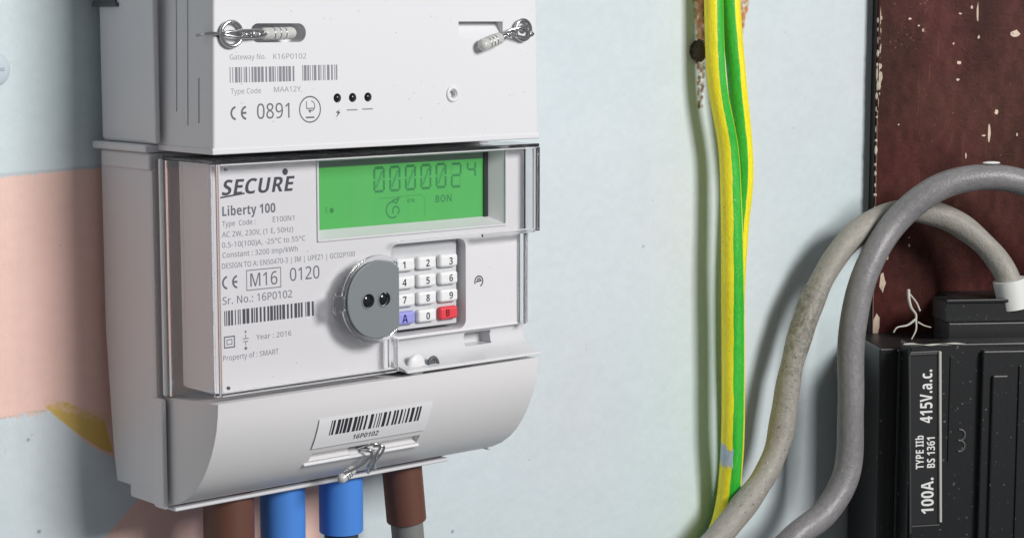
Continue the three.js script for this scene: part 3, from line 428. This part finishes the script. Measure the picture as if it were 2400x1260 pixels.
  const base = part('base', [blk(-4.2, -260, -17.7, 90, -103, 0.5), blk(-4.5, -260, 0.3, 90, -102.6, 27), blk(3, -260, 26, 90, -102.9, 30)], black, box);
  const tier = part('terminal_block', [blk(28.4, -103, 0.3, 90, -93, 20), blk(27.6, -93.2, 0.3, 90, -83.6, 17.5), blk(36, -99, -17.7, 90, -84, 0.6)], black, box);
  part('cover_lip', blk(28, -84.4, 17.3, 90, -82.8, 18.6, 0.4), black, tier);
  const carrier = part('fuse_carrier', [blk(4.8, -262, 27, 92, -98.6, 41), blk(36, -262, 40.5, 92, -101.5, 44), blk(40, -262, 43.5, 47, -112, 45.5)], black, box);
  const tilt = (g) => g.translate(-9, 100, 0).rotateZ(0.03).translate(9, -100, 0);
  part('rib', [blk(-1.2, -258, 26.8, -0.6, -104, 27.5, 0.2), blk(1.2, -258, 26.8, 1.8, -104, 27.4, 0.2)], black, base);
  part('rib', [blk(52, -258, 43.8, 53, -108, 44.8, 0.3), blk(22.4, -150, 40.8, 23, -104, 41.5, 0.2)], black, carrier);
  const strip = part('label_strip', [tilt(blk(3.6, -184, 40.8, 16.4, -101.2, 43.2, 0.6)), tilt(blk(3.4, -258, 40.8, 16.4, -185.4, 43.4, 0.6))], black, carrier);
  const raised = (x0, y0, z0, x1, y1, z1) => tilt(rbox(x0, y0, z0, x1, y1, z1, 0.3));
  part('worn_edge', [raised(16.3, -176.5, 42.6, 17.4, -101.5, 44.4)], std(lin(0.5, 0.49, 0.46), 0.5), strip, 'strip edge worn pale');
  part('strip_frame', [raised(3.3, -181, 42.7, 4, -103, 43.6), raised(3.4, -102.8, 42.6, 16, -102.1, 43.8), raised(4, -178.2, 42.9, 16.6, -177.5, 43.7)], std(lin(0.06, 0.06, 0.06), 0.4), strip);
  // white raised lettering, read from below upwards
  const lm = mapOf(canvasOf(1480, 250, (c, w, h) => { c.fillStyle = 'rgb(34,35,37)'; c.fillRect(0, 0, w, h); c.setTransform(20, 0, 0, 20, 0, h); const wht = 'rgb(232,232,230)'; text(c, '100A.', 4.3, 2.2, 5.6, 16.6, 'bold', wht); text(c, 'TYPE IIb', 24.5, 6.6, 3.6, 15, 'bold', wht); text(c, 'BS 1361', 24.5, 1.5, 3.6, 14.4, 'bold', wht); text(c, '415V.a.c.', 44.6, 2.6, 5.6, 23.6, 'bold', wht); }));
  const plate = new THREE.PlaneGeometry(74, 12.2).rotateZ(Math.PI / 2).translate(10, -140.2, 43.3);
  part('lettering', tilt(plate), std(0xffffff, 0.45, { map: lm }), strip, 'white lettering');
  const arc = (y) => new THREE.TorusGeometry(2.3, 0.45, 8, 20, Math.PI * 1.15).rotateZ(-Math.PI * 0.6).scale(1, 1.05, 1).translate(27.6, y, 41.1);
  part('moulded_number', [arc(-138.6), arc(-143.4)], std(lin(0.10, 0.10, 0.10), 0.5), carrier);
  const drip = (pts, r) => sweep(pts, r, { radial: 10, seg: 24 });
  part('paint_splash', [drip([[9.4, -77.6, 22], [9, -81, 24], [9.6, -85, 26], [11.2, -87.8, 27.6], [11, -90, 28.4]], (t) => 0.75 - 0.3 * t), drip([[9.4, -79, 23], [12.2, -83, 25], [13.4, -86.4, 26.4]], 0.4), drip([[11, -89.6, 28.2], [7, -92, 29.4], [2, -93, 30], [0.6, -95, 30]], (t) => 0.55 - 0.25 * t), drip([[11, -90, 28.4], [10.6, -94, 30], [8.4, -98, 31]], (t) => 0.5 - 0.25 * t), drip([[12, -91, 28], [15, -92.6, 28], [18, -93.4, 28]], (t) => 0.42 - 0.2 * t), drip([[1.6, -98.4, 41.2], [6, -98.3, 41.4], [12, -98.9, 41.5], [20, -98.4, 41.3], [29, -98.7, 41.2]], (t) => 0.3 + 0.2 * Math.sin(t * 17))], std(lin(0.5, 0.48, 0.43), 0.6), box, 'white paint splash on the top');
}

// ------------------------------------------------------------------ grey cables looping over into the fuse box
function sheathMap(rgb, dirt, s0) {
  const f1 = smooth(256, 1024, 6, s0), f2 = smooth(256, 1024, 40, s0 + 1), f3 = smooth(256, 1024, 120, s0 + 2);
  return mapOf(canvasOf(256, 1024, (c, w, h) => {
    c.fillStyle = `rgb(${rgb})`; c.fillRect(0, 0, w, h);
    for (let k = 0; k < dirt; k++) { const v = rnd(), y = (0.18 + 0.36 * rnd()) * h; c.fillStyle = v < 0.7 ? `rgba(64,58,50,${0.1 + rnd() * 0.4})` : `rgba(214,206,192,${0.2 + rnd() * 0.4})`; c.beginPath(); c.ellipse(rnd() * w, h - y, 0.8 + rnd() * 3, 0.4 + rnd() * 1.3, 0, 0, 7); c.fill(); }
    if (dirt > 300) for (let k = 0; k < 1500; k++) { const y = (0.40 + 0.17 * (rnd() + rnd()) / 2 + 0.02 * rnd()) * h; c.fillStyle = `rgba(${70 + rnd() * 30 | 0},${68 + rnd() * 26 | 0},${58 + rnd() * 24 | 0},${0.06 + rnd() * 0.22})`; c.beginPath(); c.ellipse(rnd() * w, h - y, 0.8 + Math.pow(rnd(), 2) * 12, 0.5 + Math.pow(rnd(), 2) * 5, 0, 0, 7); c.fill(); }
    const im = c.getImageData(0, 0, w, h), d = im.data; for (let y = 0; y < h; y++) for (let x = 0; x < w; x++) { const k = 4 * (y * w + x), n = (f1(x, y * 5) - 0.5) * 9 + (f2(x, y * 4) - 0.5) * 11 + (f3(x, y * 4) - 0.5) * 10; d[k] += n; d[k + 1] += n; d[k + 2] += n * 0.9; } c.putImageData(im, 0, 0);
  }));
}
{
  const bump = noiseMap(256, [[10, 1], [50, 0.6], [120, 0.4]], 55); bump.repeat.set(1, 8);
  const A = thing('grey_cable', 'light grey dirty cable looping up into the white sleeve of the fuse box', 'cable', [238, -102, 14]);
  const a = [[170, -192, 19], [194.3, -177, 21], [205.9, -169.9, 22], [219.9, -160, 22], [234, -149.3, 21], [242.7, -137.9, 20], [252.3, -104.5, 19], [266, -74.6, 20], [281.5, -55.4, 23], [299.1, -45.7, 26], onBoard(10.6, -42.7, 21), onBoard(28, -47.2, 21), onBoard(42.7, -58.3, 24), onBoard(50.1, -69.8, 30), onBoard(52.7, -79.1, 31), onBoard(53.5, -84, 31)];
  part('sheath', sweep(a, (t) => 5.25 + 0.3 * Math.sin(t * 40) + 0.12 * Math.sin(t * 97), { radial: 36, seg: 200 }), std(0xffffff, 0.55, { map: sheathMap('153,149,141', 700, 61), bumpMap: bump, bumpScale: 0.0003 }), A);
  part('white_sleeve', sweep([onBoard(51.3, -72.5, 31), onBoard(52.7, -79.1, 31), onBoard(53.7, -85.1, 31)], (t) => 7 - 0.5 * t, { radial: 36, seg: 20 }), M.sleeve, A, 'white sleeve at the cable end');
  const B = thing('grey_cable', 'darker grey cable in front, arching over the brown board to the right', 'cable', [262, -120, 25]);
  const b = [[200, -200, 24], [226, -184.5, 30], [241.1, -174.2, 33], [256.4, -166.8, 35], [268.7, -151.9, 36], [271.8, -123, 35], [274.1, -92.3, 33], [281.1, -67.2, 34], onBoard(-1.8, -46.2, 37), onBoard(16.5, -31.7, 37), onBoard(37.1, -27.3, 37), onBoard(54.2, -29.9, 37), onBoard(65.8, -36, 37), onBoard(80, -55, 33), onBoard(84, -84, 18)];
  part('sheath', sweep(b, (t) => 5.7 + 0.12 * Math.sin(t * 31), { radial: 36, seg: 200 }), std(0xffffff, 0.42, { map: sheathMap('128,126,128', 60, 66), bumpMap: bump, bumpScale: 0.0002 }), B);
  const f = onBoard(39.2, -21.1, 38.5); part('paint_fleck', new THREE.SphereGeometry(1, 14, 8).scale(4, 0.7, 1.6).rotateY(TURN).translate(...f), M.sleeve, B, 'white paint fleck');
}

// ------------------------------------------------------------------ added lamp in place of an unseen light source, outside the frame
{
  const c = lampAt.clone().multiplyScalar(1000), L = thing('added_lamp_panel', 'added square panel lamp in place of the unseen light from the right, outside the frame', 'lamp', [c.x, c.y, c.z]);
  origins.set(L, [0, 0, 0]); L.lookAt(lampAim);
  const w = LAMP.w * 500, h = LAMP.h * 500;
  part('diffuser', quad([-w, -h, -2], [w, -h, -2], [w, h, -2], [-w, h, -2]), new THREE.MeshStandardMaterial({ color: 0xffffff, roughness: 0.6, emissive: 0xffffff, emissiveIntensity: 1 }), L);
  part('housing', rbox(-w - 12, -h - 12, -40, w + 12, h + 12, -4, 6), M.greyDark, L);
}
scene.traverse((m) => { if (m.isMesh) m.castShadow = m.receiveShadow = true; });
renderer.render(scene, camera);
